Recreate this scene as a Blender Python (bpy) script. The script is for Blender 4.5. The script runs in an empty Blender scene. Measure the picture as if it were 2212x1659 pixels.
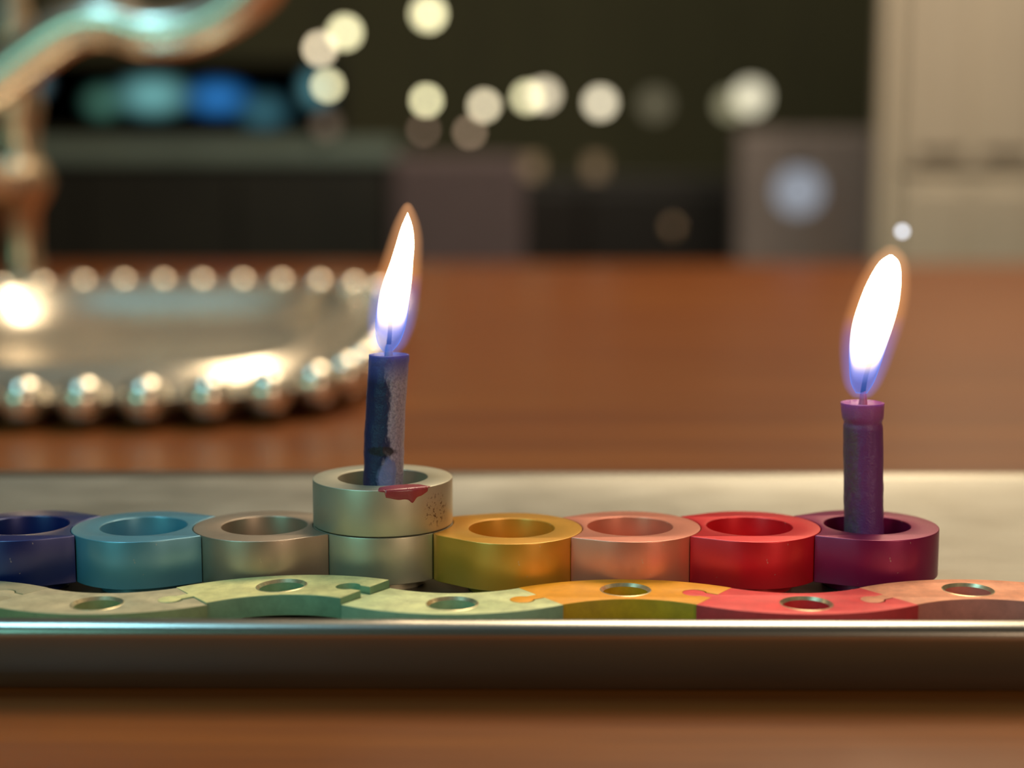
import bpy, bmesh, math, random
from mathutils import Vector, noise, Matrix
random.seed(7)
S = bpy.context.scene
C = S.collection
TZ = 0.75                                   # height of the table top; z below is measured from it
R = math.radians

# ------------------------------------------------------------------ camera
cam_d = bpy.data.cameras.new('camera'); cam = bpy.data.objects.new('camera', cam_d); C.objects.link(cam)
cam.location = (0, 0, TZ + 0.095); cam.rotation_euler = (R(90 - 7.5), 0, 0)
cam_d.sensor_width = 36; cam_d.lens = 36 * 3324 / 2212
cam_d.clip_start = 0.01; cam_d.clip_end = 30
cam_d.dof.use_dof = True; cam_d.dof.focus_distance = 0.316; cam_d.dof.aperture_fstop = 54.1 / 8.2
S.camera = cam
# ------------------------------------------------------------------ world, lights, exposure
w = bpy.data.worlds.new('world'); S.world = w; w.use_nodes = True
w.node_tree.nodes['Background'].inputs[0].default_value = (1.0, 0.85, 0.65, 1)
w.node_tree.nodes['Background'].inputs[1].default_value = 0.02
S.view_settings.view_transform = 'Standard'; S.view_settings.look = 'None'
S.view_settings.exposure = 0.0; S.view_settings.gamma = 1.0; S.view_settings.use_curve_mapping = False
S.cycles.max_bounces = 6; S.cycles.diffuse_bounces = 3; S.cycles.glossy_bounces = 4
S.cycles.transparent_max_bounces = 16; S.cycles.caustics_reflective = False; S.cycles.caustics_refractive = False

def area(name, loc, target, size, energy, color, size_y=None):
    d = bpy.data.lights.new(name, 'AREA'); d.shape = 'RECTANGLE'; d.size = size; d.size_y = size_y or size
    d.energy = energy; d.color = color
    o = bpy.data.objects.new(name, d); C.objects.link(o); o.location = (loc[0], loc[1], TZ + loc[2])
    v = Vector(target) - Vector(loc); o.rotation_euler = v.to_track_quat('-Z', 'Y').to_euler()
    return o
area('ceiling_light', (0.25, 1.25, 1.30), (0, 0.75, 0), 0.6, 11.0, (1.0, 0.80, 0.54))
area('overhead_fill', (0.20, 0.72, 0.95), (0.0, 0.34, 0), 0.35, 3.0, (1.0, 0.84, 0.62))  # added fill to brighten the tile tops, not a lamp of the room
area('back_room_fill', (0.5, 1.7, 1.6), (0.6, 3.4, -.2), 0.5, 26.0, (1.0, 0.86, 0.66))  # added fill that lifts the dark back wall, no lamp there
area('key_light', (0.62, -0.50, 0.40), (0, 0.33, 0), 0.20, 3.0, (1.0, 0.72, 0.50))
area('screen_light', (-0.60, -0.38, 0.36), (-0.05, 0.33, 0), 0.36, 2.0, (0.32, 0.92, 0.80), 0.3)
area('cool_ceiling_light', (-0.42, 0.26, 1.0), (-0.15, 0.28, 0), 0.42, 3.6, (0.35, 0.80, 1.0), 0.06)

# ------------------------------------------------------------------ helpers
def tag(o, label=None, cat=None, group=None, kind=None):
    if label: o['label'] = label
    if cat: o['category'] = cat
    if group: o['group'] = group
    if kind: o['kind'] = kind
    return o
def thing(name, label, cat, loc=(0, 0, 0), rz=0.0, group=None):
    o = bpy.data.objects.new(name, None); C.objects.link(o); o.empty_display_size = 0.01
    o.location = (loc[0], loc[1], TZ + loc[2]); o.rotation_euler = (0, 0, rz)
    return tag(o, label, cat, group)
def obj(name, me, mat, parent=None, loc=(0, 0, 0), rot=(0, 0, 0), label=None):
    o = bpy.data.objects.new(name, me); C.objects.link(o)
    if mat and not me.materials: me.materials.append(mat)
    if parent: o.parent = parent; o.location = loc
    else: o.location = (loc[0], loc[1], TZ + loc[2])
    o.rotation_euler = rot
    if label: o['label'] = label
    return o
def mesh(name, verts, faces, smooth=None):
    me = bpy.data.meshes.new(name); me.from_pydata([tuple(v) for v in verts], [], faces); me.update()
    bm = bmesh.new(); bm.from_mesh(me); bmesh.ops.recalc_face_normals(bm, faces=bm.faces); bm.to_mesh(me); bm.free()
    if smooth is not None:
        me.shade_smooth()
        if smooth < 180: me.set_sharp_from_angle(angle=R(smooth))
    return me
def curve_mesh(name, loops, z0, z1, bev=0.0003, smooth=35):
    cu = bpy.data.curves.new(name, 'CURVE'); cu.dimensions = '2D'; cu.fill_mode = 'BOTH'
    cu.extrude = (z1 - z0) / 2 - bev; cu.bevel_depth = bev; cu.bevel_resolution = 2; cu.offset = -bev
    for lp in loops:
        s = cu.splines.new('POLY'); s.points.add(len(lp) - 1); s.use_cyclic_u = True
        for p, (x, y) in zip(s.points, lp): p.co = (x, y, 0, 1)
    o = bpy.data.objects.new(name, cu); C.objects.link(o)
    dg = bpy.context.evaluated_depsgraph_get()
    me = bpy.data.meshes.new_from_object(o.evaluated_get(dg)); me.name = name
    bpy.data.objects.remove(o); bpy.data.curves.remove(cu)
    me.transform(Matrix.Translation((0, 0, (z0 + z1) / 2)))
    me.materials.clear()
    bm = bmesh.new(); bm.from_mesh(me); bmesh.ops.remove_doubles(bm, verts=bm.verts, dist=1e-6)
    bmesh.ops.recalc_face_normals(bm, faces=bm.faces); bm.to_mesh(me); bm.free()
    me.shade_smooth(); me.set_sharp_from_angle(angle=R(smooth))
    return me
def circle(r, n=96, cx=0, cy=0, cw=False):
    a = [(cx + r * math.cos(2 * math.pi * i / n), cy + r * math.sin(2 * math.pi * i / n)) for i in range(n)]
    return a[::-1] if cw else a
def lathe(name, prof, n=64, smooth=35, cap=False):
    V = []; F = []
    for r, z in prof:
        for i in range(n):
            a = 2 * math.pi * i / n; V.append((r * math.cos(a), r * math.sin(a), z))
    for j in range(len(prof) - 1):
        for i in range(n):
            k = (i + 1) % n; F.append((j * n + i, j * n + k, (j + 1) * n + k, (j + 1) * n + i))
    if prof[0][0] > 0 and cap: F.append(tuple(range(n))[::-1])
    if prof[-1][0] > 0 and cap: F.append(tuple(range((len(prof) - 1) * n, len(prof) * n)))
    me = bpy.data.meshes.new(name); me.from_pydata(V, [], F)
    bm = bmesh.new(); bm.from_mesh(me); bmesh.ops.remove_doubles(bm, verts=bm.verts, dist=1e-7)
    bmesh.ops.recalc_face_normals(bm, faces=bm.faces); bm.to_mesh(me); bm.free()
    me.shade_smooth(); me.set_sharp_from_angle(angle=R(smooth)); return me
def box(name, x0, x1, y0, y1, z0, z1, bev=0.0):
    bm = bmesh.new(); bmesh.ops.create_cube(bm, size=1)
    for v in bm.verts:
        v.co = Vector((x0 + (v.co.x + .5) * (x1 - x0), y0 + (v.co.y + .5) * (y1 - y0), z0 + (v.co.z + .5) * (z1 - z0)))
    if bev: bmesh.ops.bevel(bm, geom=bm.edges[:], offset=bev, segments=2, affect='EDGES', profile=0.5)
    me = bpy.data.meshes.new(name); bm.to_mesh(me); bm.free(); return me
def tube(name, pts, radii, n=24, smooth=180):
    pts = [Vector(p) for p in pts]; V = []; F = []
    up = Vector((0, 1, 0.01))
    for j, p in enumerate(pts):
        t = (pts[min(j + 1, len(pts) - 1)] - pts[max(j - 1, 0)]).normalized()
        a = t.cross(up).normalized(); b = a.cross(t).normalized()
        r = radii[j] if isinstance(radii, (list, tuple)) else radii
        for i in range(n):
            q = 2 * math.pi * i / n; V.append(p + (a * math.cos(q) + b * math.sin(q)) * r)
    for j in range(len(pts) - 1):
        for i in range(n):
            k = (i + 1) % n; F.append((j * n + i, j * n + k, (j + 1) * n + k, (j + 1) * n + i))
    F.append(tuple(range(n))); F.append(tuple(range((len(pts) - 1) * n, len(pts) * n)))
    return mesh(name, V, F, smooth)
def smooth_path(keys, n):
    # Catmull-Rom through keys (tuples of equal length)
    out = []; K = [keys[0]] + list(keys) + [keys[-1]]; segs = len(keys) - 1
    for i in range(n + 1):
        t = i / n * segs; s = min(int(t), segs - 1); u = t - s; a, b, c, d = K[s], K[s + 1], K[s + 2], K[s + 3]
        out.append(tuple(0.5 * ((2 * q) + (r - p) * u + (2 * p - 5 * q + 4 * r - s4) * u * u + (-p + 3 * q - 3 * r + s4) * u ** 3)
                         for p, q, r, s4 in zip(a, b, c, d)))
    return out

# ------------------------------------------------------------------ materials
def srgb(r, g, b):
    f = lambda c: (c / 255 / 12.92) if c / 255 <= .04045 else ((c / 255 + .055) / 1.055) ** 2.4
    return (f(r), f(g), f(b), 1)
def new_mat(name):
    m = bpy.data.materials.new(name); m.use_nodes = True; nt = m.node_tree
    return m, nt, nt.nodes['Principled BSDF']
def N(nt, typ, **kw):
    n = nt.nodes.new(typ)
    for k, v in kw.items(): setattr(n, k, v)
    return n
def coords(nt, scale=(1, 1, 1), rot=(0, 0, 0)):
    tc = N(nt, 'ShaderNodeTexCoord'); mp = N(nt, 'ShaderNodeMapping')
    mp.inputs['Scale'].default_value = scale; mp.inputs['Rotation'].default_value = rot
    nt.links.new(tc.outputs['Object'], mp.inputs['Vector']); return mp.outputs['Vector']
def noise_node(nt, vec, scale, detail=4, rough=.55):
    n = N(nt, 'ShaderNodeTexNoise'); n.inputs['Scale'].default_value = scale; n.inputs['Detail'].default_value = detail
    n.inputs['Roughness'].default_value = rough; nt.links.new(vec, n.inputs['Vector']); return n.outputs['Fac']
def ramp(nt, fac, stops, interp='LINEAR'):
    r = N(nt, 'ShaderNodeValToRGB'); r.color_ramp.interpolation = interp
    while len(r.color_ramp.elements) < len(stops): r.color_ramp.elements.new(0.5)
    for e, (p, c) in zip(r.color_ramp.elements, stops):
        e.position = p; e.color = c if isinstance(c, (tuple, list)) else (c, c, c, 1)
    nt.links.new(fac, r.inputs['Fac']); return r.outputs['Color']
def mixc(nt, fac, a, b, mode='MIX'):
    m = N(nt, 'ShaderNodeMix', data_type='RGBA', blend_type=mode)
    for sock, v in ((m.inputs[0], fac), (m.inputs[6], a), (m.inputs[7], b)):
        if isinstance(v, (float, int, tuple, list)): sock.default_value = v
        else: nt.links.new(v, sock)
    return m.outputs[2]
def math_n(nt, op, a, b=None, c=None, clamp=False):
    m = N(nt, 'ShaderNodeMath', operation=op, use_clamp=clamp)
    for i, v in enumerate((a, b, c)):
        if v is None: continue
        if isinstance(v, (int, float)): m.inputs[i].default_value = v
        else: nt.links.new(v, m.inputs[i])
    return m.outputs[0]
def bump(nt, bsdf, fac, strength, dist):
    b = N(nt, 'ShaderNodeBump'); b.inputs['Strength'].default_value = strength; b.inputs['Distance'].default_value = dist
    nt.links.new(fac, b.inputs['Height']); nt.links.new(b.outputs['Normal'], bsdf.inputs['Normal'])
def simple(name, col, rough=.5, metal=0.0, var=0.12, scale=60, bumpd=0.0):
    m, nt, b = new_mat(name); v = coords(nt); f = noise_node(nt, v, scale)
    dark = tuple(c * (1 - var) for c in col[:3]) + (1,); lite = tuple(min(1, c * (1 + var)) for c in col[:3]) + (1,)
    nt.links.new(ramp(nt, f, [(.3, dark), (.7, lite)]), b.inputs['Base Color'])
    b.inputs['Roughness'].default_value = rough; b.inputs['Metallic'].default_value = metal
    if bumpd: bump(nt, b, f, .5, bumpd)
    return m
def anodized(name, col, rough=.38, metal=.65, wear=0.0, coat=.3):
    # satin anodised aluminium: very fine grain, faint blotches, tiny nicks
    m, nt, b = new_mat(name); v = coords(nt)
    big = noise_node(nt, v, 160, 3); fine = noise_node(nt, v, 5200, 2)
    c = mixc(nt, big, tuple(q * .93 for q in col[:3]) + (1,), tuple(min(1, q * 1.05) for q in col[:3]) + (1,))
    nick = ramp(nt, noise_node(nt, v, 900, 1), [(.76, 0.0), (.79, 1.0)])
    c = mixc(nt, math_n(nt, 'MULTIPLY', nick, .35 + wear), c, (.62, .55, .45, 1))
    nt.links.new(c, b.inputs['Base Color'])
    nt.links.new(ramp(nt, fine, [(.3, rough - .05), (.7, rough + .07)]), b.inputs['Roughness'])
    b.inputs['Metallic'].default_value = metal
    b.inputs['Coat Weight'].default_value = coat; b.inputs['Coat Roughness'].default_value = .28; b.inputs['Coat IOR'].default_value = 1.6
    return m
def tile_paint(name, col, side=None, mottling=.25, rough=.5):
    # matt coated metal of the puzzle pieces, patchy and worn
    m, nt, b = new_mat(name); v = coords(nt)
    a = noise_node(nt, v, 260, 6, .65); g = noise_node(nt, v, 2600, 3, .6)
    dk = tuple(q * (1 - mottling) for q in col[:3]) + (1,); lt = tuple(min(1, q * (1 + mottling * .5)) for q in col[:3]) + (1,)
    c = mixc(nt, ramp(nt, a, [(.3, 0.0), (.7, 1.0)]), dk, lt)
    c = mixc(nt, ramp(nt, g, [(.62, 0.0), (.72, .35)]), c, tuple(min(1, q * 1.35 + .05) for q in col[:3]) + (1,))
    if side:  # sides coloured apart from the tops, the tinted light on them painted in
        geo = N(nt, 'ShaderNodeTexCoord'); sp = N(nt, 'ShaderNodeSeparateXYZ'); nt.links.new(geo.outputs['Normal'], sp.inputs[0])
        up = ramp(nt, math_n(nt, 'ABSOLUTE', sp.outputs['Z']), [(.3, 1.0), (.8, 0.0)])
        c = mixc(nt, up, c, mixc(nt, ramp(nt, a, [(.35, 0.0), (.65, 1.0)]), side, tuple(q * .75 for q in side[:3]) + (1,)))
    nt.links.new(c, b.inputs['Base Color']); b.inputs['Roughness'].default_value = rough; b.inputs['Metallic'].default_value = .10
    bump(nt, b, g, .12, .00005)
    return m
def emitter(name, col, strength):
    m = bpy.data.materials.new(name); m.use_nodes = True; nt = m.node_tree; nt.nodes.clear()
    e = N(nt, 'ShaderNodeEmission'); e.inputs[0].default_value = col; e.inputs[1].default_value = strength
    o = N(nt, 'ShaderNodeOutputMaterial'); nt.links.new(e.outputs[0], o.inputs[0]); return m

def wood(name):
    m, nt, b = new_mat(name)
    v = coords(nt, (1.0, 14, 14)); v2 = coords(nt, (3, 90, 90)); v3 = coords(nt, (1, 3.5, 1))
    f = noise_node(nt, v, 2.2, 5, .6); g = noise_node(nt, v2, 4, 4, .6); h = noise_node(nt, v3, 3.0, 3)
    c = ramp(nt, f, [(.25, srgb(102, 50, 16)), (.5, srgb(138, 75, 25)), (.75, srgb(162, 93, 33))])
    c = mixc(nt, ramp(nt, g, [(.35, .35), (.65, 0.0)]), c, srgb(80, 36, 15))
    c = mixc(nt, ramp(nt, h, [(.35, .4), (.65, 0.0)]), c, srgb(112, 50, 20))
    nt.links.new(c, b.inputs['Base Color']); b.inputs['Roughness'].default_value = .36
    bump(nt, b, g, .15, .0002); return m
M_wood = wood('warm_brown_wood')
def tray_metal():
    m, nt, b = new_mat('satin_silver'); v = coords(nt, (3, 60, 60)); f = noise_node(nt, v, 12, 4); v2 = coords(nt, (1, 1.6, 1)); g = noise_node(nt, v2, 28, 4)
    nt.links.new(ramp(nt, g, [(.3, (.30, .28, .235, 1)), (.7, (.37, .35, .30, 1))]), b.inputs['Base Color'])
    nt.links.new(math_n(nt, 'ADD', ramp(nt, f, [(.3, .36), (.7, .46)]), math_n(nt, 'MULTIPLY', ramp(nt, g, [(.35, 0.0), (.65, 1.0)]), .07)), b.inputs['Roughness'])
    b.inputs['Metallic'].default_value = .80
    bump(nt, b, f, .1, .00008); return m
M_tray = tray_metal()
M_silver = simple('polished_silver', (.86, .77, .63, 1), .26, .85, .06, 40)
M_dark_silver = simple('tarnished_silver', (.66, .50, .33, 1), .32, .9, .1, 40)
M_black = simple('black_lacquer', (.012, .009, .007, 1), .45)
M_cord = simple('dark_cord', (.01, .01, .01, 1), .7)

# ------------------------------------------------------------------ the setting
def structure(name, me, mat): o = obj(name, me, mat); o['kind'] = 'structure'; return o
M_wallb = simple('dark_olive_plaster', srgb(96, 96, 72), .9, 0, .06, 3)
M_wall = simple('warm_plaster', srgb(110, 96, 76), .9, 0, .05, 3)
M_floor = simple('dark_floorboards', srgb(60, 38, 24), .5, 0, .2, 6)
M_ceil = simple('cream_ceiling', srgb(190, 178, 155), .9, 0, .03, 3)
X0, X1, Y0, Y1, ZB, ZT = -2.1, 2.1, -1.9, 4.7, -0.75, 1.75
structure('floor', box('floor', X0, X1, Y0, Y1, ZB - .05, ZB), M_floor)
structure('ceiling', box('ceiling', X0, X1, Y0, Y1, ZT, ZT + .05), M_ceil)
structure('wall_back', box('wall_back', X0, X1, Y1, Y1 + .05, ZB, ZT), M_wallb)
structure('wall_front', box('wall_front', X0, X1, Y0 - .05, Y0, ZB, ZT), M_wall)
structure('wall_left', box('wall_left', X0 - .05, X0, Y0, Y1, ZB, ZT), M_wall)
structure('wall_right', box('wall_right', X1, X1 + .05, Y0, Y1, ZB, ZT), M_wall)
structure('baseboard_back', box('baseboard_back', X0, X1, Y1 - .015, Y1, ZB, ZB + .1), M_black)

# ------------------------------------------------------------------ dining table
tb = thing('dining_table', 'long warm brown wooden dining table under the tray and dishes', 'table', (0, 0.8, -0.75))
obj('tabletop', box('tabletop', -.85, .85, -1.0, 1.0, .715, .75, .003), M_wood, tb)
for sx in (-1, 1):
    obj('apron', box('apron', sx * .74 - .012, sx * .74 + .012, -.87, .87, .62, .7149), M_wood, tb)
    for sy in (-1, 1):
        obj('leg', box('leg', sx * .76 - .035, sx * .76 + .035, sy * .91 - .035, sy * .91 + .035, 0, .7149, .003), M_wood, tb)

# ------------------------------------------------------------------ long satin tray
def rrect(hx, hy, r, n=14):
    P = []
    for cx, cy, a0 in ((hx - r, hy - r, 0), (-hx + r, hy - r, 90), (-hx + r, -hy + r, 180), (hx - r, -hy + r, 270)):
        for i in range(n + 1):
            a = R(a0 + 90 * i / n); P.append((cx + r * math.cos(a), cy + r * math.sin(a)))
    return P
def loft_rrect(name, hx, hy, r, prof, smooth=40):
    V = []; F = []
    for ins, z, back in prof:
        for x, y in rrect(hx - ins, hy - ins, max(r - ins, .002)): V.append((x, y - (back * min(1, y / (hy * .5)) if y > 0 else 0), z))
    n = len(rrect(hx, hy, r))
    for j in range(len(prof) - 1):
        for i in range(n):
            k = (i + 1) % n; F.append((j * n + i, j * n + k, (j + 1) * n + k, (j + 1) * n + i))
    F.append(tuple(range(n))); F.append(tuple(range((len(prof) - 1) * n, len(prof) * n)))
    return mesh(name, V, F, smooth)
TRAY_F = .0090
ty0, ty1 = .2735, .4255
tr = thing('long_tray', 'long low satin silver metal tray with rolled rim holding the colourful metal pieces', 'tray', (0.02, (ty0 + ty1) / 2, 0), R(-.55))
prof = [(.018, .0, 0), (.0066, .0, 0), (.0058, .0004, 0), (.0036, .004, 0), (.0014, .009, 0), (.0002, .0116, 0), (.0, .0122, 0)]
prof += [(.0031 * (1 - math.cos(a)), .0122 + .0024 * math.sin(a), 0) for a in [R(9 * q) for q in range(1, 11)]]
prof += [(.0037, .0144, .0006), (.0043, .0137, .003), (.0048, .0127, .007), (.0054, .0113, .015), (.0062, .0104, .024), (.0075, TRAY_F, .034)]
M_tray_rim = simple('polished_tray_edge', (.46, .44, .39, 1), .27, .95, .04, 25)
dish = obj('dish', loft_rrect('dish', .29, (ty1 - ty0) / 2, .022, prof), M_tray, tr)
dish.data.materials.append(M_tray_rim)
nr = len(rrect(.29, .07, .022))
for k_, f_ in enumerate(dish.data.polygons):
    if k_ < nr * 18 and len(f_.vertices) == 4: f_.material_index = 1

# ------------------------------------------------------------------ ring cups of the upper menorah
def ring_outline(nb=None, r0=.015, rc=.01515):
    P = []; n = 360
    for i in range(n):
        th = 2 * math.pi * i / n; r = r0
        if nb:
            d = math.hypot(*nb); ph = th - math.atan2(nb[1], nb[0]); ph = (ph + math.pi) % (2 * math.pi) - math.pi
            r = r0 + .0021 * math.exp(-((abs(math.degrees(ph)) - 27) / 17) ** 2)
            if abs(math.sin(ph)) * d < rc and math.cos(ph) > 0:
                hit = d * math.cos(ph) - math.sqrt(rc * rc - (d * math.sin(ph)) ** 2); r = min(r, hit)
        P.append((r * math.cos(th), r * math.sin(th)))
    return P
RINGS = [  # x, y, colour, bites which neighbour
    ('dark_blue', -.1043, .3230, srgb(12, 36, 112), 1, 'navy blue metal ring cup cut off at the left edge, no candle'),
    ('light_blue', -.0787, .3221, srgb(95, 160, 185), 2, 'light steel blue metal ring cup, empty, between navy cup and grey cup'),
    ('grey', -.0530, .3227, srgb(176, 158, 140), 3, 'warm grey metal ring cup, empty, left of the stacked silver cups'),
    ('silver', -.0278, .3255, srgb(195, 188, 165), None, 'silver metal ring cup at the bottom of the two-cup stack'),
    ('gold', -.0001, .3204, srgb(226, 160, 55), 3, 'golden yellow metal ring cup, empty, right of the stacked silver cups'),
    ('peach', .0252, .3221, srgb(232, 142, 116), 4, 'peach pink metal ring cup, empty, between gold cup and red cup'),
    ('red', .0507, .3221, srgb(230, 32, 46), 5, 'bright red metal ring cup, empty, beside the wine purple cup'),
    ('wine', .0762, .3235, srgb(150, 24, 84), 6, 'wine purple metal ring cup holding the purple candle'),
]
cm = {}
def ring_cup(x, y, mat, z0, z1, nb, label, foot=True, wall=None):
    t = thing('ring_cup', label, 'candle holder', (x, y, TRAY_F if foot else z0), 0, 'metal ring cups of the upper menorah')
    o0 = TRAY_F if foot else z0
    obj('ring', curve_mesh('ring', [ring_outline(nb), circle(.0091, 120, cw=True)], z0 - o0, z1 - o0, .0002), mat, t)
    depth = z1 - o0 - .0085
    obj('cup_floor', lathe('cup_floor', [(0, depth - .0012), (.0089, depth - .0012), (.0089, depth), (0, depth)], 48), mat, t)
    if foot:
        obj('foot', lathe('foot', [(0, 0), (.0090, 0), (.0093, .0003), (.0093, z0 - o0), (0, z0 - o0)], 64), mat, t)
    return t
for i, (nm, x, y, col, b, lab) in enumerate(RINGS):
    nb = None if b is None else (RINGS[b][1] - x, RINGS[b][2] - y)
    cm[nm] = anodized('anodised_' + nm, col, .40 if nm in ('grey', 'silver') else .34, .75 if nm in ('grey', 'silver') else .45, coat=.9 if nm in ('dark_blue', 'light_blue') else .35)
    ring_cup(x, y, cm[nm], .012, .022, nb, lab)
# speckled silver for the raised cup
def shamash_mat():
    m, nt, b = new_mat('anodised_silver_speckled'); v = coords(nt)
    big = noise_node(nt, v, 160, 3)
    c = mixc(nt, big, srgb(188, 181, 160), srgb(204, 197, 176))
    vm = N(nt, 'ShaderNodeVectorMath', operation='DISTANCE'); nt.links.new(v, vm.inputs[0]); vm.inputs[1].default_value = (.0118, -.0088, .0045)
    near = ramp(nt, math_n(nt, 'MULTIPLY', vm.outputs['Value'], 1 / .0042), [(.55, 1.0), (1.0, 0.0)])
    sp = ramp(nt, noise_node(nt, v, 1500, 3, .6), [(.56, 0.0), (.60, 1.0)])
    c = mixc(nt, math_n(nt, 'MULTIPLY', near, sp), c, srgb(118, 98, 84))
    nt.links.new(c, b.inputs['Base Color']); b.inputs['Roughness'].default_value = .42; b.inputs['Metallic'].default_value = .7
    return m
sx, sy = RINGS[3][1], RINGS[3][2]
tt = thing('ring_cup', 'raised silver metal ring cup with red wax spill, holding the blue candle', 'candle holder', (sx, sy, .0222), 0, 'metal ring cups of the upper menorah')
M_sh = shamash_mat()
obj('ring', curve_mesh('ring', [ring_outline(None), circle(.0096, 120, cw=True)], 0, .0098, .0002), M_sh, tt)
obj('cup_floor', lathe('cup_floor', [(0, .001), (.0094, .001), (.0094, .0022), (0, .0022)], 48), M_sh, tt)
# red wax: a patch over the rim
M_rwax = simple('red_wax', srgb(158, 62, 72), .32, 0, .15, 300); M_rwax.node_tree.nodes['Principled BSDF'].inputs['Subsurface Weight'].default_value = .2
M_rwax.node_tree.nodes['Principled BSDF'].inputs['Subsurface Radius'].default_value = (.001, .0004, .0004)
V = []; F = []; na, ns = 44, 26
for i in range(na + 1):
    u = i / na; a = R(-92 + 3 + u * 45)         # from front centre to the right
    env = max(0, math.sin(math.pi * u)) ** .55
    inn = .0098 + (.0149 - .0101) * (1 - env) * .45 + .0002 * noise.noise((u * 9, 0, 1))
    down = (.0004 + .0018 * env) * (1 - .15 * u) + .0011 * math.exp(-((u - .62) / .06) ** 2) + .0002 * noise.noise((u * 7, 3, 1))
    if u < .12 or u > .95: down *= .25
    Ltop = .0149 - inn; tot = Ltop + down
    for j in range(ns + 1):
        s = j / ns * tot; e = max(0, math.sin(math.pi * j / ns)) ** .4 * env; th = .00028 * e + .00001
        if s < Ltop: r, z = inn + s, .0098 + th
        else: r, z = .0150 + th, .0098 - (s - Ltop)
        V.append((r * math.cos(a), r * math.sin(a), z))
for i in range(na):
    for j in range(ns): q = i * (ns + 1) + j; F.append((q, q + 1, q + ns + 2, q + ns + 1))
obj('wax_spill', mesh('wax_spill', V, F, 180), M_rwax, tt, label='dried red wax spilled over the front rim')

# ------------------------------------------------------------------ puzzle-piece candle tiles
HA = R(34.5); RO, RI = .0380, .0230; RM = (RO + RI) / 2
def tab_pts(clear=0.0):
    hw = .0013 + clear; rr = .0023 + clear; uc = .0044
    u0 = uc - math.sqrt(rr * rr - hw * hw); P = [(0, -hw), (u0, -hw)]
    a0 = math.atan2(-hw, u0 - uc); a1 = -a0
    n = 22
    for i in range(1, n): P.append((uc + rr * math.cos(a0 + (2 * math.pi - 2 * (math.pi - abs(a0)) * 0 - 0) * 0 + (2 * abs(a0)) * i / n), uc * 0 + rr * math.sin(a0 + (2 * abs(a0)) * i / n)))
    P += [(u0, hw), (0, hw)]
    return P
def tile_outline(up, gap=.00013):
    # arc centre at the origin, band above it (mirrored in y for a tile whose bulge faces the viewer)
    g = gap / RM; P = []
    aR, aL = math.pi / 2 - HA + g, math.pi / 2 + HA - g; n = 40
    for i in range(n + 1): a = aR + (aL - aR) * i / n; P.append((RO * math.cos(a), RO * math.sin(a)))
    # left end: outer -> inner, tab pointing outwards (tangent)
    er = Vector((math.cos(aL), math.sin(aL))); et = Vector((-math.sin(aL), math.cos(aL)))
    for u, v in tab_pts()[::-1]: q = er * (RM + v) + et * u; P.append((q.x, q.y))
    for i in range(n + 1): a = aL + (aR - aL) * i / n; P.append((RI * math.cos(a), RI * math.sin(a)))
    # right end: inner -> outer, with a socket cut in.
    er = Vector((math.cos(aR), math.sin(aR))); et = Vector((-math.sin(aR), math.cos(aR)))
    for u, v in tab_pts(.00012): q = er * (RM + v) + et * u; P.append((q.x, q.y))
    if not up: P = [(x, -y) for x, y in P][::-1]
    return P
M_rimw = simple('worn_bright_metal', srgb(215, 200, 160), .35, .8, .2, 900)
TILES = [ # joint x on the left, up?, colour, side colour with light painted in, label
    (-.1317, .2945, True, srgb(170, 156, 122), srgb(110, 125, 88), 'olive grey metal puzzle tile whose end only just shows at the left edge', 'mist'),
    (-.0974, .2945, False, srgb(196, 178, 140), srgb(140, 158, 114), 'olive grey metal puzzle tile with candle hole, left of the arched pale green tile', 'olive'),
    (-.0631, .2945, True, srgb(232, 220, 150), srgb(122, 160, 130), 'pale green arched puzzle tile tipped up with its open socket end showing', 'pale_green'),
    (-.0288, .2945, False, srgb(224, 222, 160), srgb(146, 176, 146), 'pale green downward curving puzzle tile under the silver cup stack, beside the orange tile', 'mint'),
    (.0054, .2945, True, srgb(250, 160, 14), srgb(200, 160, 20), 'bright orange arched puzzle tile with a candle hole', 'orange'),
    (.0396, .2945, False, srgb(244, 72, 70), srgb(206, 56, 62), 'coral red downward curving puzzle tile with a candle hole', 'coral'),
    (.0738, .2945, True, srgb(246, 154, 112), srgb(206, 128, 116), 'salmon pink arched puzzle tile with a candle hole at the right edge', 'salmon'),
]
mo = {}
for jx, jy, up, col, side, lab, nm in TILES:
    half = RM * math.sin(HA); cx = jx + half; s = 1 if up else -1
    cy = jy - s * RM * math.cos(HA)
    if nm == 'salmon' : pass
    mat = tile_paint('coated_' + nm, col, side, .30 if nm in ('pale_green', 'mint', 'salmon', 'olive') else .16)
    hx, hy = 0.0, s * RM - (.0006 if up else 0)
    lift = TRAY_F
    t = thing('puzzle_tile', lab, 'candle tile', (cx, cy, lift), 0, 'puzzle piece candle tiles of the lower menorah')
    if nm == 'pale_green':      # tipped: left end down, right end up
        t.location = (cx, cy, TZ + lift + .0010); t.rotation_euler = (0, R(-2.1), 0)
        t.location.z = TZ + lift + .00085
    obj('plate', curve_mesh('plate', [tile_outline(up), circle(.0051, 64, hx, hy, cw=True)], .0010 if nm == 'pale_green' else 0, .0052, .00012, 30), mat, t)
    obj('candle_hole', lathe('candle_hole', [(.00450, .0046), (.0045, .0013), (0, .0013)], 48), mat, t, (hx, hy, 0))
    obj('hole_rim', lathe('hole_rim', [(.00515, .00518), (.0050, .00525), (.0045, .0046)], 48), M_rimw, t, (hx, hy, 0), label='bright worn chamfer around the hole')

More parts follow.
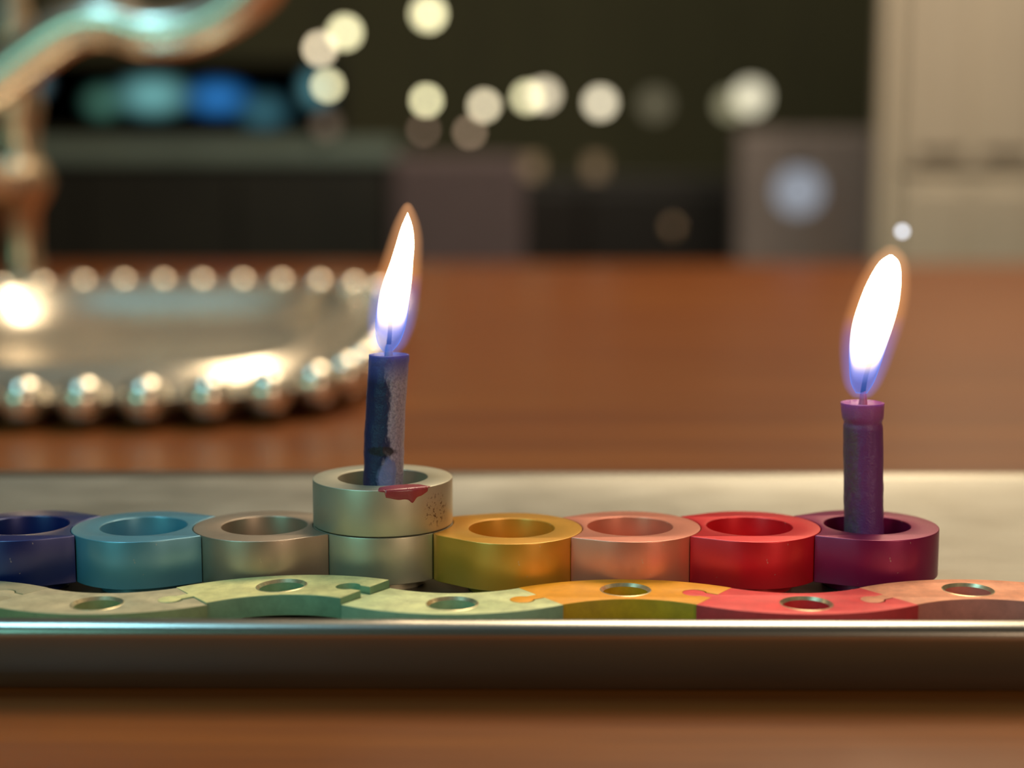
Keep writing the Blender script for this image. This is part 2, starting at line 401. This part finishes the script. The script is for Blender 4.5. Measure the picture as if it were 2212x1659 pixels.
# ------------------------------------------------------------------ candles and flames
def wax(name, base, lite, flame_lit, axis_x, H, lo=.15, hi=.6, sheen=.35, patch=None):
    m, nt, b = new_mat(name); v = coords(nt); sp = N(nt, 'ShaderNodeSeparateXYZ'); nt.links.new(v, sp.inputs[0])
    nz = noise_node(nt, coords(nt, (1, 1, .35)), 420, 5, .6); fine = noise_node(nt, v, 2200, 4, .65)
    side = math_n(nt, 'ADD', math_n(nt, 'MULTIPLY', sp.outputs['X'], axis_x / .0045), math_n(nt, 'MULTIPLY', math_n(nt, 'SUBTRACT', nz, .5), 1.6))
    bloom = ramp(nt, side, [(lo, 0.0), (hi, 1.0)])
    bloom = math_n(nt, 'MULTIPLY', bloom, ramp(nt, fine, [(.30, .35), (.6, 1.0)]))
    # bloom starts a little under the top, where flame glow is painted in
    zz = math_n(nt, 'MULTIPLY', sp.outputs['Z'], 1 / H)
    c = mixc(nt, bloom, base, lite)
    c = mixc(nt, ramp(nt, math_n(nt, 'ADD', zz, math_n(nt, 'MULTIPLY', nz, .06)), [(.86, 0.0), (1.0, 1.0)]), c, flame_lit)
    if patch:       # pale scraped patch low on the front with a dark crease above it
        for ctr, sc, pc, lo_, hi_ in patch:
            mp = N(nt, 'ShaderNodeMapping'); mp.inputs['Location'].default_value = tuple(-q / r_ for q, r_ in zip(ctr, sc)); mp.inputs['Scale'].default_value = tuple(1 / r_ for r_ in sc)
            nt.links.new(v, mp.inputs['Vector']); ln = N(nt, 'ShaderNodeVectorMath', operation='LENGTH'); nt.links.new(mp.outputs[0], ln.inputs[0])
            d_ = math_n(nt, 'ADD', ln.outputs['Value'], math_n(nt, 'MULTIPLY', math_n(nt, 'SUBTRACT', nz, .5), 1.2))
            c = mixc(nt, ramp(nt, d_, [(lo_, 1.0), (hi_, 0.0)]), c, pc)
    nt.links.new(c, b.inputs['Base Color']); b.inputs['Roughness'].default_value = sheen
    b.inputs['Subsurface Weight'].default_value = .35; b.inputs['Subsurface Radius'].default_value = (.0015, .0012, .003); b.inputs['Subsurface Scale'].default_value = 1.0
    bump(nt, b, math_n(nt, 'ADD', math_n(nt, 'MULTIPLY', nz, .6), math_n(nt, 'MULTIPLY', fine, .4)), .7, .0005); return m
def candle_body(name, H, x0, x1, rfun):
    V = []; F = []; n, m = 72, 90
    for j in range(m + 1):
        t = j / m; z = t * H
        for i in range(n):
            a = 2 * math.pi * i / n; r = rfun(a, t)
            V.append((x0 + (x1 - x0) * t + r * math.cos(a), r * math.sin(a), z + (.0003 * noise.noise((math.cos(a), math.sin(a), 5)) if j == m else 0)))
    for j in range(m):
        for i in range(n):
            k = (i + 1) % n; F.append((j * n + i, j * n + k, (j + 1) * n + k, (j + 1) * n + i))
    # melt pool: inset, dished
    base = m * n
    for q, (sc, dz) in enumerate(((.90, .0001), (.80, -.0004), (.45, -.0006), (.12, -.0004))):
        for i in range(n):
            p = V[base + i]; V.append((x1 + (p[0] - x1) * sc, p[1] * sc, H + dz))
        b0 = m * n + q * n; b1 = b0 + n
        for i in range(n): k = (i + 1) % n; F.append((b0 + i, b0 + k, b1 + k, b1 + i))
    F.append(tuple(range(len(V) - n, len(V)))); F.append(tuple(range(n)))
    return mesh(name, V, F, 60)
def flame_mat(name, H, blue=(.12, .30, 1.0, 1), core=16.0, lo=.12, hi=.33):
    m = bpy.data.materials.new(name); m.use_nodes = True; nt = m.node_tree; nt.nodes.clear()
    tc = N(nt, 'ShaderNodeTexCoord'); sp = N(nt, 'ShaderNodeSeparateXYZ'); nt.links.new(tc.outputs['Object'], sp.inputs[0])
    z = math_n(nt, 'MULTIPLY', sp.outputs['Z'], 1 / H)
    lw = N(nt, 'ShaderNodeLayerWeight'); lw.inputs[0].default_value = .5
    z = math_n(nt, 'ADD', math_n(nt, 'SUBTRACT', z, math_n(nt, 'MULTIPLY', math_n(nt, 'POWER', lw.outputs['Facing'], 2.0), .30)), .03)
    col = ramp(nt, z, [(lo * .5, blue), (hi * .6, (.40, .42, .95, 1)), (hi * .85, (1, .74, .42, 1)), (1.0, (1, .72, .40, 1))])
    st = ramp(nt, z, [(lo, .015), (hi * .65, .04), (hi * .95, .10), (hi * 1.25, .45), (hi * 1.6, 1.0)])
    edge = math_n(nt, 'POWER', lw.outputs['Facing'], 1.6)
    low = ramp(nt, z, [(hi * .7, 1.0), (hi, 0.0)])
    stn = math_n(nt, 'ADD', math_n(nt, 'MULTIPLY', st, core), math_n(nt, 'MULTIPLY', math_n(nt, 'MULTIPLY', edge, low), .9))
    al = ramp(nt, z, [(0, .25), (lo, .40), (hi * .7, .65), (hi * 1.0, 1.0)])
    al = math_n(nt, 'MAXIMUM', al, math_n(nt, 'MULTIPLY', edge, .9), clamp=True)
    e = N(nt, 'ShaderNodeEmission'); nt.links.new(col, e.inputs[0]); nt.links.new(stn, e.inputs[1])
    tr_ = N(nt, 'ShaderNodeBsdfTransparent'); mx = N(nt, 'ShaderNodeMixShader'); o = N(nt, 'ShaderNodeOutputMaterial')
    nt.links.new(al, mx.inputs[0]); nt.links.new(tr_.outputs[0], mx.inputs[1]); nt.links.new(e.outputs[0], mx.inputs[2]); nt.links.new(mx.outputs[0], o.inputs[0])
    return m
def mantle_mat(name, H, k=.30, split=.42):
    m = bpy.data.materials.new(name); m.use_nodes = True; nt = m.node_tree; nt.nodes.clear()
    tc = N(nt, 'ShaderNodeTexCoord'); sp = N(nt, 'ShaderNodeSeparateXYZ'); nt.links.new(tc.outputs['Object'], sp.inputs[0])
    z = math_n(nt, 'MULTIPLY', sp.outputs['Z'], 1 / H)
    col = ramp(nt, z, [(split * .6, (.08, .20, 1, 1)), (split, (.30, .22, .75, 1)), (split * 1.35, (1, .42, .15, 1)), (.95, (1, .45, .18, 1))])
    lw = N(nt, 'ShaderNodeLayerWeight'); lw.inputs[0].default_value = .5
    thick = math_n(nt, 'POWER', math_n(nt, 'SUBTRACT', 1.0, lw.outputs['Facing']), 3.0)
    e = N(nt, 'ShaderNodeEmission'); nt.links.new(col, e.inputs[0]); nt.links.new(math_n(nt, 'MULTIPLY', thick, k), e.inputs[1])
    t = N(nt, 'ShaderNodeBsdfTransparent'); a = N(nt, 'ShaderNodeAddShader'); o = N(nt, 'ShaderNodeOutputMaterial')
    nt.links.new(t.outputs[0], a.inputs[0]); nt.links.new(e.outputs[0], a.inputs[1]); nt.links.new(a.outputs[0], o.inputs[0]); return m
def flame_mesh(name, keys, grow=0.0, ry=.82):
    P = smooth_path(keys, 48); V = []; F = []; n = 32
    for j, (x, z, w_) in enumerate(P):
        t = j / 48; g = grow * (max(0, math.sin(math.pi * min(1, t))) ** .5 * .9 + .1)
        zz = z - grow * .5 * (1 - t) ** 3 + grow * .9 * t ** 3
        r = max(w_, .00004) + g
        for i in range(n): a = 2 * math.pi * i / n; V.append((x + r * math.cos(a), r * ry * math.sin(a), zz))
    for j in range(48):
        for i in range(n): k = (i + 1) % n; F.append((j * n + i, j * n + k, (j + 1) * n + k, (j + 1) * n + i))
    F.append(tuple(range(n))); F.append(tuple(range(48 * n, 49 * n)))
    return mesh(name, V, F, 180)
px = .325 / 3324 * 1.0
# blue candle
H1 = .0340; c1 = thing('candle', 'short dark blue lit candle with waxy bloom, in the raised silver cup', 'candle', (-.0281, .325, .0245))
def r_blue(a, t):
    r = .00425 + .00012 * math.cos(3 * a + 5 * t) + .00016 * noise.noise((math.cos(a) * 1.2, math.sin(a) * 1.2, t * 5)) + .00009 * noise.noise((math.cos(a) * 4, math.sin(a) * 4, t * 22))
    if t > .95: r += .00008
    front = math.exp(-((math.atan2(math.sin(a + math.pi / 2 - .35), math.cos(a + math.pi / 2 - .35))) / .55) ** 2)
    zc = .395 + .05 * math.sin(a * 2)
    r += .00035 * front * math.exp(-((t - zc) / .018) ** 2)
    return r + .00016 * (t < .4) * noise.noise((a * 1.5, t * 9, 2))
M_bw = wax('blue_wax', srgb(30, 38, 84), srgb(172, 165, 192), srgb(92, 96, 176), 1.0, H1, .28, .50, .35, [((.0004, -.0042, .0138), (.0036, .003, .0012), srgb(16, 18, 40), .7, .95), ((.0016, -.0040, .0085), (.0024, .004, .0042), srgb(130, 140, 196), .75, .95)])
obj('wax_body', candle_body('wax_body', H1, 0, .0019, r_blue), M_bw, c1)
M_wick = simple('charred_wick', srgb(40, 38, 60), .8, 0, .3, 3000)
M_wcone = simple('wick_wax', srgb(150, 150, 200), .4, 0, .1, 900)
obj('wick', tube('wick', smooth_path([(.0017, 0, H1 - .001), (.0019, 0, H1 + .002), (.0022, -.0001, H1 + .005), (.0024, 0, H1 + .0085)], 12), [.00062 - .00002 * i for i in range(13)], 10), M_wick, c1)
obj('wick_wax', lathe('wick_wax', [(.0010, -.0008), (.0009, .0002), (.0008, .0016), (.0006, .0022), (0, .0024)], 20), M_wcone, c1, (.0019, 0, H1))
def flame(parent, keys, base, mats, grow):
    zb = min(k[1] for k in keys)
    loc = keys[0]
    K = [(x - keys[0][0], z - zb, w_) for x, z, w_ in keys]
    H = K[-1][1]
    off = (keys[0][0] - base[0], 0, zb - base[2])
    o = obj('flame', flame_mesh('flame', K), flame_mat(mats[0], H, core=mats[2], lo=.10, hi=.28), parent, off, label='bright white flame, blue at its foot')
    g = obj('flame_mantle', flame_mesh('flame_mantle', K, grow), mantle_mat(mats[1], H), o, (0, 0, 0), label='thin orange and blue outer edge of the flame')
    return o
K1 = [(-.0264, .0593, .0010), (-.0262, .0612, .0024), (-.0257, .0650, .00325), (-.0250, .0700, .0033), (-.0242, .0740, .0030), (-.0233, .0780, .0024), (-.0225, .0820, .0019), (-.0221, .0855, .0012), (-.0219, .0885, .00005)]
flame(c1, K1, (-.0281, .325, .0245), ('flame_blue_candle', 'mantle_blue_candle', 21.0), .0026)
# purple candle
H2 = .0342; c2 = thing('candle', 'short purple lit candle with flared molten top, in the wine purple cup', 'candle', (.0762, .325, .0140))
def r_pur(a, t):
    r = .0042 + .00010 * noise.noise((math.cos(a) * 1.5, math.sin(a) * 1.5, t * 6)) + .00007 * noise.noise((math.cos(a) * 4, math.sin(a) * 4, t * 18))
    r += .0004 * max(0, (t - .89) / .11) ** .5 if t > .89 else 0
    r -= .00020 * math.exp(-((t - .875) / .012) ** 2)
    left = math.exp(-((math.atan2(math.sin(a + math.pi - .5), math.cos(a + math.pi - .5))) / .5) ** 2)
    r += left * .00025 * noise.noise((a * 6, t * 26, 3)) * (t < .75)
    return r
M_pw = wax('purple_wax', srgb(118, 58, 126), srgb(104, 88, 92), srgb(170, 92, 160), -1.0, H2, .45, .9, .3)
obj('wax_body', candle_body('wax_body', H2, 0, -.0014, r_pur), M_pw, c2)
obj('wick', tube('wick', smooth_path([(-.0014, 0, H2 - .001), (-.0013, 0, H2 + .003), (-.0004, 0, H2 + .0075), (.0010, -.0002, H2 + .0105), (.0022, -.0003, H2 + .0122)], 14), [.00062 - .00002 * i for i in range(15)], 10), M_wick, c2)
M_pcone = simple('wick_wax_pink', srgb(190, 110, 150), .4, 0, .1, 900)
obj('wick_wax', lathe('wick_wax', [(.0010, -.0008), (.0009, .0002), (.0006, .0022), (.0003, .0034), (0, .0036)], 20), M_pcone, c2, (-.0013, 0, H2))
K2 = [(.0745, .0503, .0012), (.0746, .0525, .0024), (.0750, .0560, .0032), (.0756, .0605, .0039), (.0765, .0650, .0043), (.0775, .0690, .0042), (.0784, .0730, .0037), (.0792, .0765, .0028), (.0796, .0785, .0018), (.0798, .0797, .0003)]
flame(c2, K2, (.0762, .325, .0140), ('flame_purple_candle', 'mantle_purple_candle', 21.0), .0027)

# ------------------------------------------------------------------ beaded silver dish
DX, DY, DA, DB, DN = -.196, .762, .134, .175, 4.0
bd = thing('beaded_dish', 'silver serving dish with a beaded rim on the table behind the tray', 'dish', (DX, DY, 0))
def sup(t, s=1.0):
    c, q = math.cos(t), math.sin(t)
    return (DA * s * math.copysign(abs(c) ** (2 / DN), c), DB * s * math.copysign(abs(q) ** (2 / DN), q))
def rimz(y): return .0115 + (y + DB) / (2 * DB) * .0185
V = []; F = []; n = 160
PR = [(.88, 0, 0), (.92, 0, .001), (.95, .5, 0), (.985, 1, -.004), (1.0, 1, 0), (.97, 1, .002), (.90, 1, 0.0), (.86, 1, .001), (.83, 1, .007), (.80, 1, .0085), (.775, 1, .006), (.74, 1, -.004), (.66, .45, 0), (.55, .25, 0), (.4, .2, 0)]
for s, k, dz in PR:
    for i in range(n):
        x, y = sup(2 * math.pi * i / n, s); V.append((x, y, rimz(y) * k + dz + (0.0 if k else 0.0)))
for j in range(len(PR) - 1):
    for i in range(n): k = (i + 1) % n; F.append((j * n + i, j * n + k, (j + 1) * n + k, (j + 1) * n + i))
F.append(tuple(range(n))); F.append(tuple(range((len(PR) - 1) * n, len(PR) * n)))
obj('bowl', mesh('bowl', V, F, 50), M_silver, bd)
bm = bmesh.new(); bmesh.ops.create_uvsphere(bm, u_segments=20, v_segments=14, radius=.0094); bead = bpy.data.meshes.new('bead'); bm.to_mesh(bead); bm.free(); bead.shade_smooth(); bead.materials.append(M_silver)
pts = [sup(2 * math.pi * i / 4000) for i in range(4000)]
L = [0]
for i in range(1, 4001): L.append(L[-1] + math.dist(pts[i - 1], pts[i % 4000]))
nb = round(L[-1] / .0240); k = 0
for q in range(nb):
    while L[k] < q * L[-1] / nb: k += 1
    x, y = pts[k % 4000]; o = obj('bead', bead, None, bd, (x, y, rimz(y)))

# ------------------------------------------------------------------ silver candelabrum at the left
cd = thing('candelabrum', 'tall silver candelabrum with curved arms, blurred at the upper left', 'candelabrum', (-.237, .93, 0))
k = .93 / .75
stem = [(0, 0), (.050, 0), (.052, .004), (.040, .010), (.020, .016), (.012, .026), (.010, .05), (.011, .07), (.016, .078), (.020, .088), (.016, .098), (.011, .106), (.013, .125), (.015, .135), (.012, .15), (.010, .165), (.015, .175), (.014, .185), (.010, .195), (.010, .32), (0, .325)]
cdx = -.296; cd.location = (-.337, 1.06, TZ); cd.scale = (1.14, 1.14, 1.075)
obj('stem', lathe('stem', stem, 48, 60), M_dark_silver, cd)
def arm(pts_px, rr):
    return smooth_path([((q[0] - cdx), q[1], q[2]) for q in pts_px], 30), rr
A1 = [(-.296, -.01, .085), (-.318, -.07, .098), (-.310, -.12, .112), (-.288, -.13, .126), (-.266, -.13, .1410), (-.245, -.13, .1575), (-.2240, -.13, .1710), (-.2050, -.13, .1735), (-.187, -.13, .1680), (-.164, -.13, .1700), (-.144, -.13, .1800), (-.126, -.13, .1960), (-.116, -.13, .222)]
p, _ = arm(A1, 0)
obj('arm', tube('arm', p, .0130, 28), M_silver, cd)
for A in ([(-.296, 0, .30), (-.34, 0, .25), (-.40, 0, .24), (-.45, 0, .30)],):
    p, _ = arm(A, 0); obj('arm', tube('arm', p, .0095, 28), M_silver, cd)
obj('candle_socket', lathe('candle_socket', [(.004, 0), (.012, .006), (.014, .02), (.011, .03), (0, .03)], 32), M_silver, cd, (.18, -.13, .220))
obj('candle_socket', lathe('candle_socket', [(.004, 0), (.012, .006), (.014, .02), (.011, .03), (0, .03)], 32), M_silver, cd, (-.154, 0, .298))

# ------------------------------------------------------------------ behind the table
M_slab = simple('grey_green_stone', srgb(128, 142, 132), .35, 0, .1, 8)
M_cab = simple('dark_cabinet', srgb(42, 38, 30), .5, 0, .15, 8)
sb = thing('sideboard', 'dark sideboard with a pale grey green stone top, left behind the table', 'sideboard', (-.62, 3.45, -.75))
obj('stone_top', box('stone_top', -.62, .38, -.23, .25, .885, .930, .004), M_slab, sb)
obj('carcass', box('carcass', -.60, .36, -.21, .25, .06, .8849), M_cab, sb)
for i in range(3):
    x0 = -.59 + i * .317
    d = obj('door', box('door', x0, x0 + .31, -.228, -.2101, .1, .87, .003), M_cab, sb)
    obj('handle', box('handle', x0 + .27, x0 + .28, -.245, -.2281, .5, .62, .002), M_dark_silver, d)
for x_ in (-.56, .32):
    for y_ in (-.17, .21): obj('foot', box('foot', x_ - .02, x_ + .02, y_ - .02, y_ + .02, 0, .0599), M_cab, sb)
bc = thing('low_cabinet', 'low black lacquered cabinet behind the far end of the table', 'cabinet', (.14, 3.4, -.75))
obj('carcass', box('carcass', -.37, .38, -.2, .2, 0, .855, .004), M_black, bc)
for i in range(2):
    x0 = -.36 + i * .37
    d = obj('door', box('door', x0, x0 + .36, -.218, -.2001, .05, .83, .003), M_black, bc)
    obj('handle', box('handle', x0 + .17, x0 + .19, -.232, -.2181, .74, .76, .002), M_dark_silver, d)
# television
def screen_mat():
    m = bpy.data.materials.new('lit_screen'); m.use_nodes = True; nt = m.node_tree; nt.nodes.clear()
    tc = N(nt, 'ShaderNodeTexCoord'); v = tc.outputs['Object']; acc = None
    for (cx, cz, rx, rz, col, s) in [(-.14, .10, .10, .050, (.16, .42, .42), 1.1), (.0, .095, .085, .042, (.03, .20, .55), 1.1), (-.25, .085, .05, .04, (.08, .22, .16), .9), (.10, .065, .07, .045, (.05, .16, .20), .9), (-.42, .13, .06, .05, (.25, .40, .45), 1.0), (.215, .115, .040, .048, (.12, .32, .36), 1.1)]:
        mp = N(nt, 'ShaderNodeMapping'); mp.inputs['Location'].default_value = (-cx / rx, 0, -cz / rz); mp.inputs['Scale'].default_value = (1 / rx, 0, 1 / rz)
        nt.links.new(v, mp.inputs['Vector']); ln = N(nt, 'ShaderNodeVectorMath', operation='LENGTH'); nt.links.new(mp.outputs[0], ln.inputs[0])
        c = ramp(nt, ln.outputs['Value'], [(.15, tuple(q * s for q in col) + (1,)), (1.0, (0, 0, 0, 1))], 'EASE')
        acc = c if acc is None else mixc(nt, 1.0, acc, c, 'ADD')
    e = N(nt, 'ShaderNodeEmission'); nt.links.new(acc, e.inputs[0]); e.inputs[1].default_value = 1.0
    o = N(nt, 'ShaderNodeOutputMaterial'); nt.links.new(e.outputs[0], o.inputs[0]); return m
tv = thing('television', 'black television showing blurred teal and blue patches above the stone topped sideboard', 'television', (-.64, 3.42, .1801))
obj('casing', box('casing', -.47, .27, -.02, .03, .02, .175, .004), M_black, tv)
obj('screen', box('screen', -.46, .26, -.023, -.0201, .03, .170), screen_mat(), tv)
obj('stand', box('stand', -.2, .05, -.08, .08, 0, .0199, .003), M_black, tv)

# cream panelled cupboard at the right
M_cream = simple('cream_paint', srgb(208, 196, 176), .6, 0, .04, 6)
cb = thing('room_divider', 'tall cream painted panelled divider standing behind the table at the right edge', 'divider', (.50, 2.10, -.75))
obj('carcass', box('carcass', .0, 1.2, .02, .045, 0, 2.2, .004), M_cream, cb)
for i in range(3):
    x0 = .025 + i * .395
    d = obj('panel_leaf', box('panel_leaf', x0, x0 + .385, -.003, .0199, .86, 2.17, .003), M_cream, cb)
    for j in range(4): obj('upright_panel', box('upright_panel', x0 + .02 + j * .088, x0 + .085 + j * .088, -.009, -.0031, .885, 2.12, .003), M_cream, d)
    d = obj('panel_leaf', box('panel_leaf', x0, x0 + .385, -.003, .0199, .06, .85, .003), M_cream, cb)
    for j in range(4): obj('upright_panel', box('upright_panel', x0 + .02 + j * .088, x0 + .085 + j * .088, -.009, -.0031, .10, .835, .003), M_cream, d)

# chairs at the far end
def chair(x, y, col, label, hw=.2, top=.935):
    m = simple('upholstery_' + label.split()[0], col, .85, 0, .1, 30)
    t = thing('dining_chair', label, 'chair', (x, y, -.75), 0, 'chairs behind the far end of the table')
    obj('seat', box('seat', -hw, hw, -.42, 0, .43, .48, .012), m, t)
    obj('backrest', box('backrest', -hw, hw, 0, .045, .50, top, .014), m, t)
    for sx_ in (-1, 1):
        obj('back_post', box('back_post', sx_ * (hw - .03) - .015, sx_ * (hw - .03) + .015, .01, .035, .4301, .5), M_black, t)
        for y_ in (-.39, -.01): obj('leg', box('leg', sx_ * (hw - .03) - .018, sx_ * (hw - .03) + .018, y_ - .018, y_ + .018, 0, .4299), M_black, t)
    return t
chair(-.085, 2.40, srgb(96, 82, 84), 'dusky purple narrow dining chair behind and right of the blue candle flame', .105, .885)
chair(.60, 2.75, srgb(150, 138, 134), 'grey upholstered dining chair just left of the cream divider')

# lamps, and bulbs added where only reflections shine
def bulb(x, y, z, r, col, s, label, cord=True, cat='lamp', group='round bulbs, and bulbs added for reflections, glowing in the dark background'):
    t = thing('bulb_or_reflection', label, cat, (x, y, z), 0, group)
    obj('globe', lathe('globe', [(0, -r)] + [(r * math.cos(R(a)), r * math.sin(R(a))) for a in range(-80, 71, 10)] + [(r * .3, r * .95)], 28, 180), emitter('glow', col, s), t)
    obj('cap', lathe('cap', [(r * .32, r * .9), (r * .32, r * 1.2), (.002, r * 1.25), (.002, r * 1.3)], 16), M_cord, t)
    obj('cord', lathe('cord', [(min(.0012, r * .1), r * 1.25), (min(.0012, r * .1), ZT - z)], 6), M_cord, t)
    return t
WARM = (1.0, .92, .53, 1)
BULBS = [
    (-.1917, 3.6, .4749, .020, WARM, 5.6, 'bright cream bulb at the top, right of the top pair of bulbs'),
    (-.3722, 3.5, .4240, .017, WARM, 5.6, 'bright cream bulb of the overlapping pair at the top, its upper one'),
    (-.4518, 3.7, .4054, .014, (1, .83, .55, 1), 7, 'dimmer cream bulb overlapped by the bright one at the top'),
    (-.2826, 2.4, .2407, .009, WARM, 5.6, 'small bright bulb right below the overlapping top pair'),
    (-.1315, 2.4, .2183, .009, WARM, 6.2, 'small bright bulb leftmost in the middle row of bulbs'),
    (-.0445, 2.5, .2154, .010, (1, .86, .57, 1), 5, 'second bulb from the left in the middle row of bulbs'),
    (.0342, 3.4, .2766, .015, WARM, 4.3, 'left bulb of the merging pair in the middle row'),
    (.0776, 3.8, .3035, .020, (1, .86, .6, 1), 3.0, 'right bulb of the merging pair in the middle row'),
    (.1981, 3.5, .2697, .019, (1, .88, .62, 1), 3.2, 'bulb by itself just right of the merging pair'),
    (.5807, 3.8, .2980, .036, (1, .92, .66, 1), 1.15, 'largest pale bulb, rightmost in the middle row'),
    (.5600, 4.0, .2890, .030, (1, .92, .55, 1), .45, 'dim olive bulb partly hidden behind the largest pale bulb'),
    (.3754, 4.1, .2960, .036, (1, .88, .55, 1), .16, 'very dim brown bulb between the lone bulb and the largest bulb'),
    (-.2531, 1.0, .2048, .0035, (1, .82, .55, 1), 4, 'tiny tan light above the curved silver arm'),
    (-.3721, 1.2, .1946, .006, (1, .78, .46, 1), 4, 'small tan light at the left edge above the silver arm'),
    (.4619, 2.5, .0801, .038, (.82, .88, 1, 1), .36, 'added bulb for the soft blue white round reflection in front of the grey chair'),  # from here down: reflections and a glint, built as added glowing bulbs
    (.1389, .55, .0774, .0012, (.85, .9, 1, 1), 4, 'added bulb for the tiny white glint above the purple candle flame'),
    (-.3809, 3.2, .2098, .018, (1, .72, .50, 1), .25, 'added bulb for the faint brown lamp reflection below the small bright bulb'),
    (-.1815, 3.2, .2004, .008, (1, .66, .46, 1), 1.4, 'added bulb for the faint brown lamp reflection below the leftmost middle row bulb'),
    (-.0865, 3.2, .1957, .009, (1, .70, .46, 1), 2.4, 'added bulb for the small peach lamp reflection below the second middle row bulb'),
]
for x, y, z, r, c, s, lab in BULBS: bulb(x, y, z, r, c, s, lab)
# glowing cups added on the low cabinet in place of lamp reflections
for x, y, s, lab in [(-.187, 3.28, 1.6, 'added glowing cup for the slim amber lamp reflection at the left end of the black cabinet'), (-.085, 3.28, 1.2, 'added glowing cup for the amber lamp reflection second from the left on the black cabinet'), (-.05, 3.30, 1.2, 'added glowing cup for the amber lamp reflection third from the left on the black cabinet'),
                     (.0419, 3.26, .8, 'added glowing cup for the amber lamp reflection fourth from the left on the black cabinet'), (.1753, 3.26, .7, 'added glowing cup for the amber lamp reflection at the right of the row on the black cabinet')]:
    t = thing('reflection_cup', lab, 'candle', (x, y, .1051), 0, 'added glowing cups for lamp reflections on the black cabinet')
    obj('glass', lathe('glass', [(0, 0), (.014, 0), (.017, .006), (.018, .040), (.0165, .040), (.0155, .028), (0, .028)], 28), emitter('amber_glow', (1, .66, .36, 1), s * .35), t)  # glowing body of the added cup, stands in for a lamp reflection
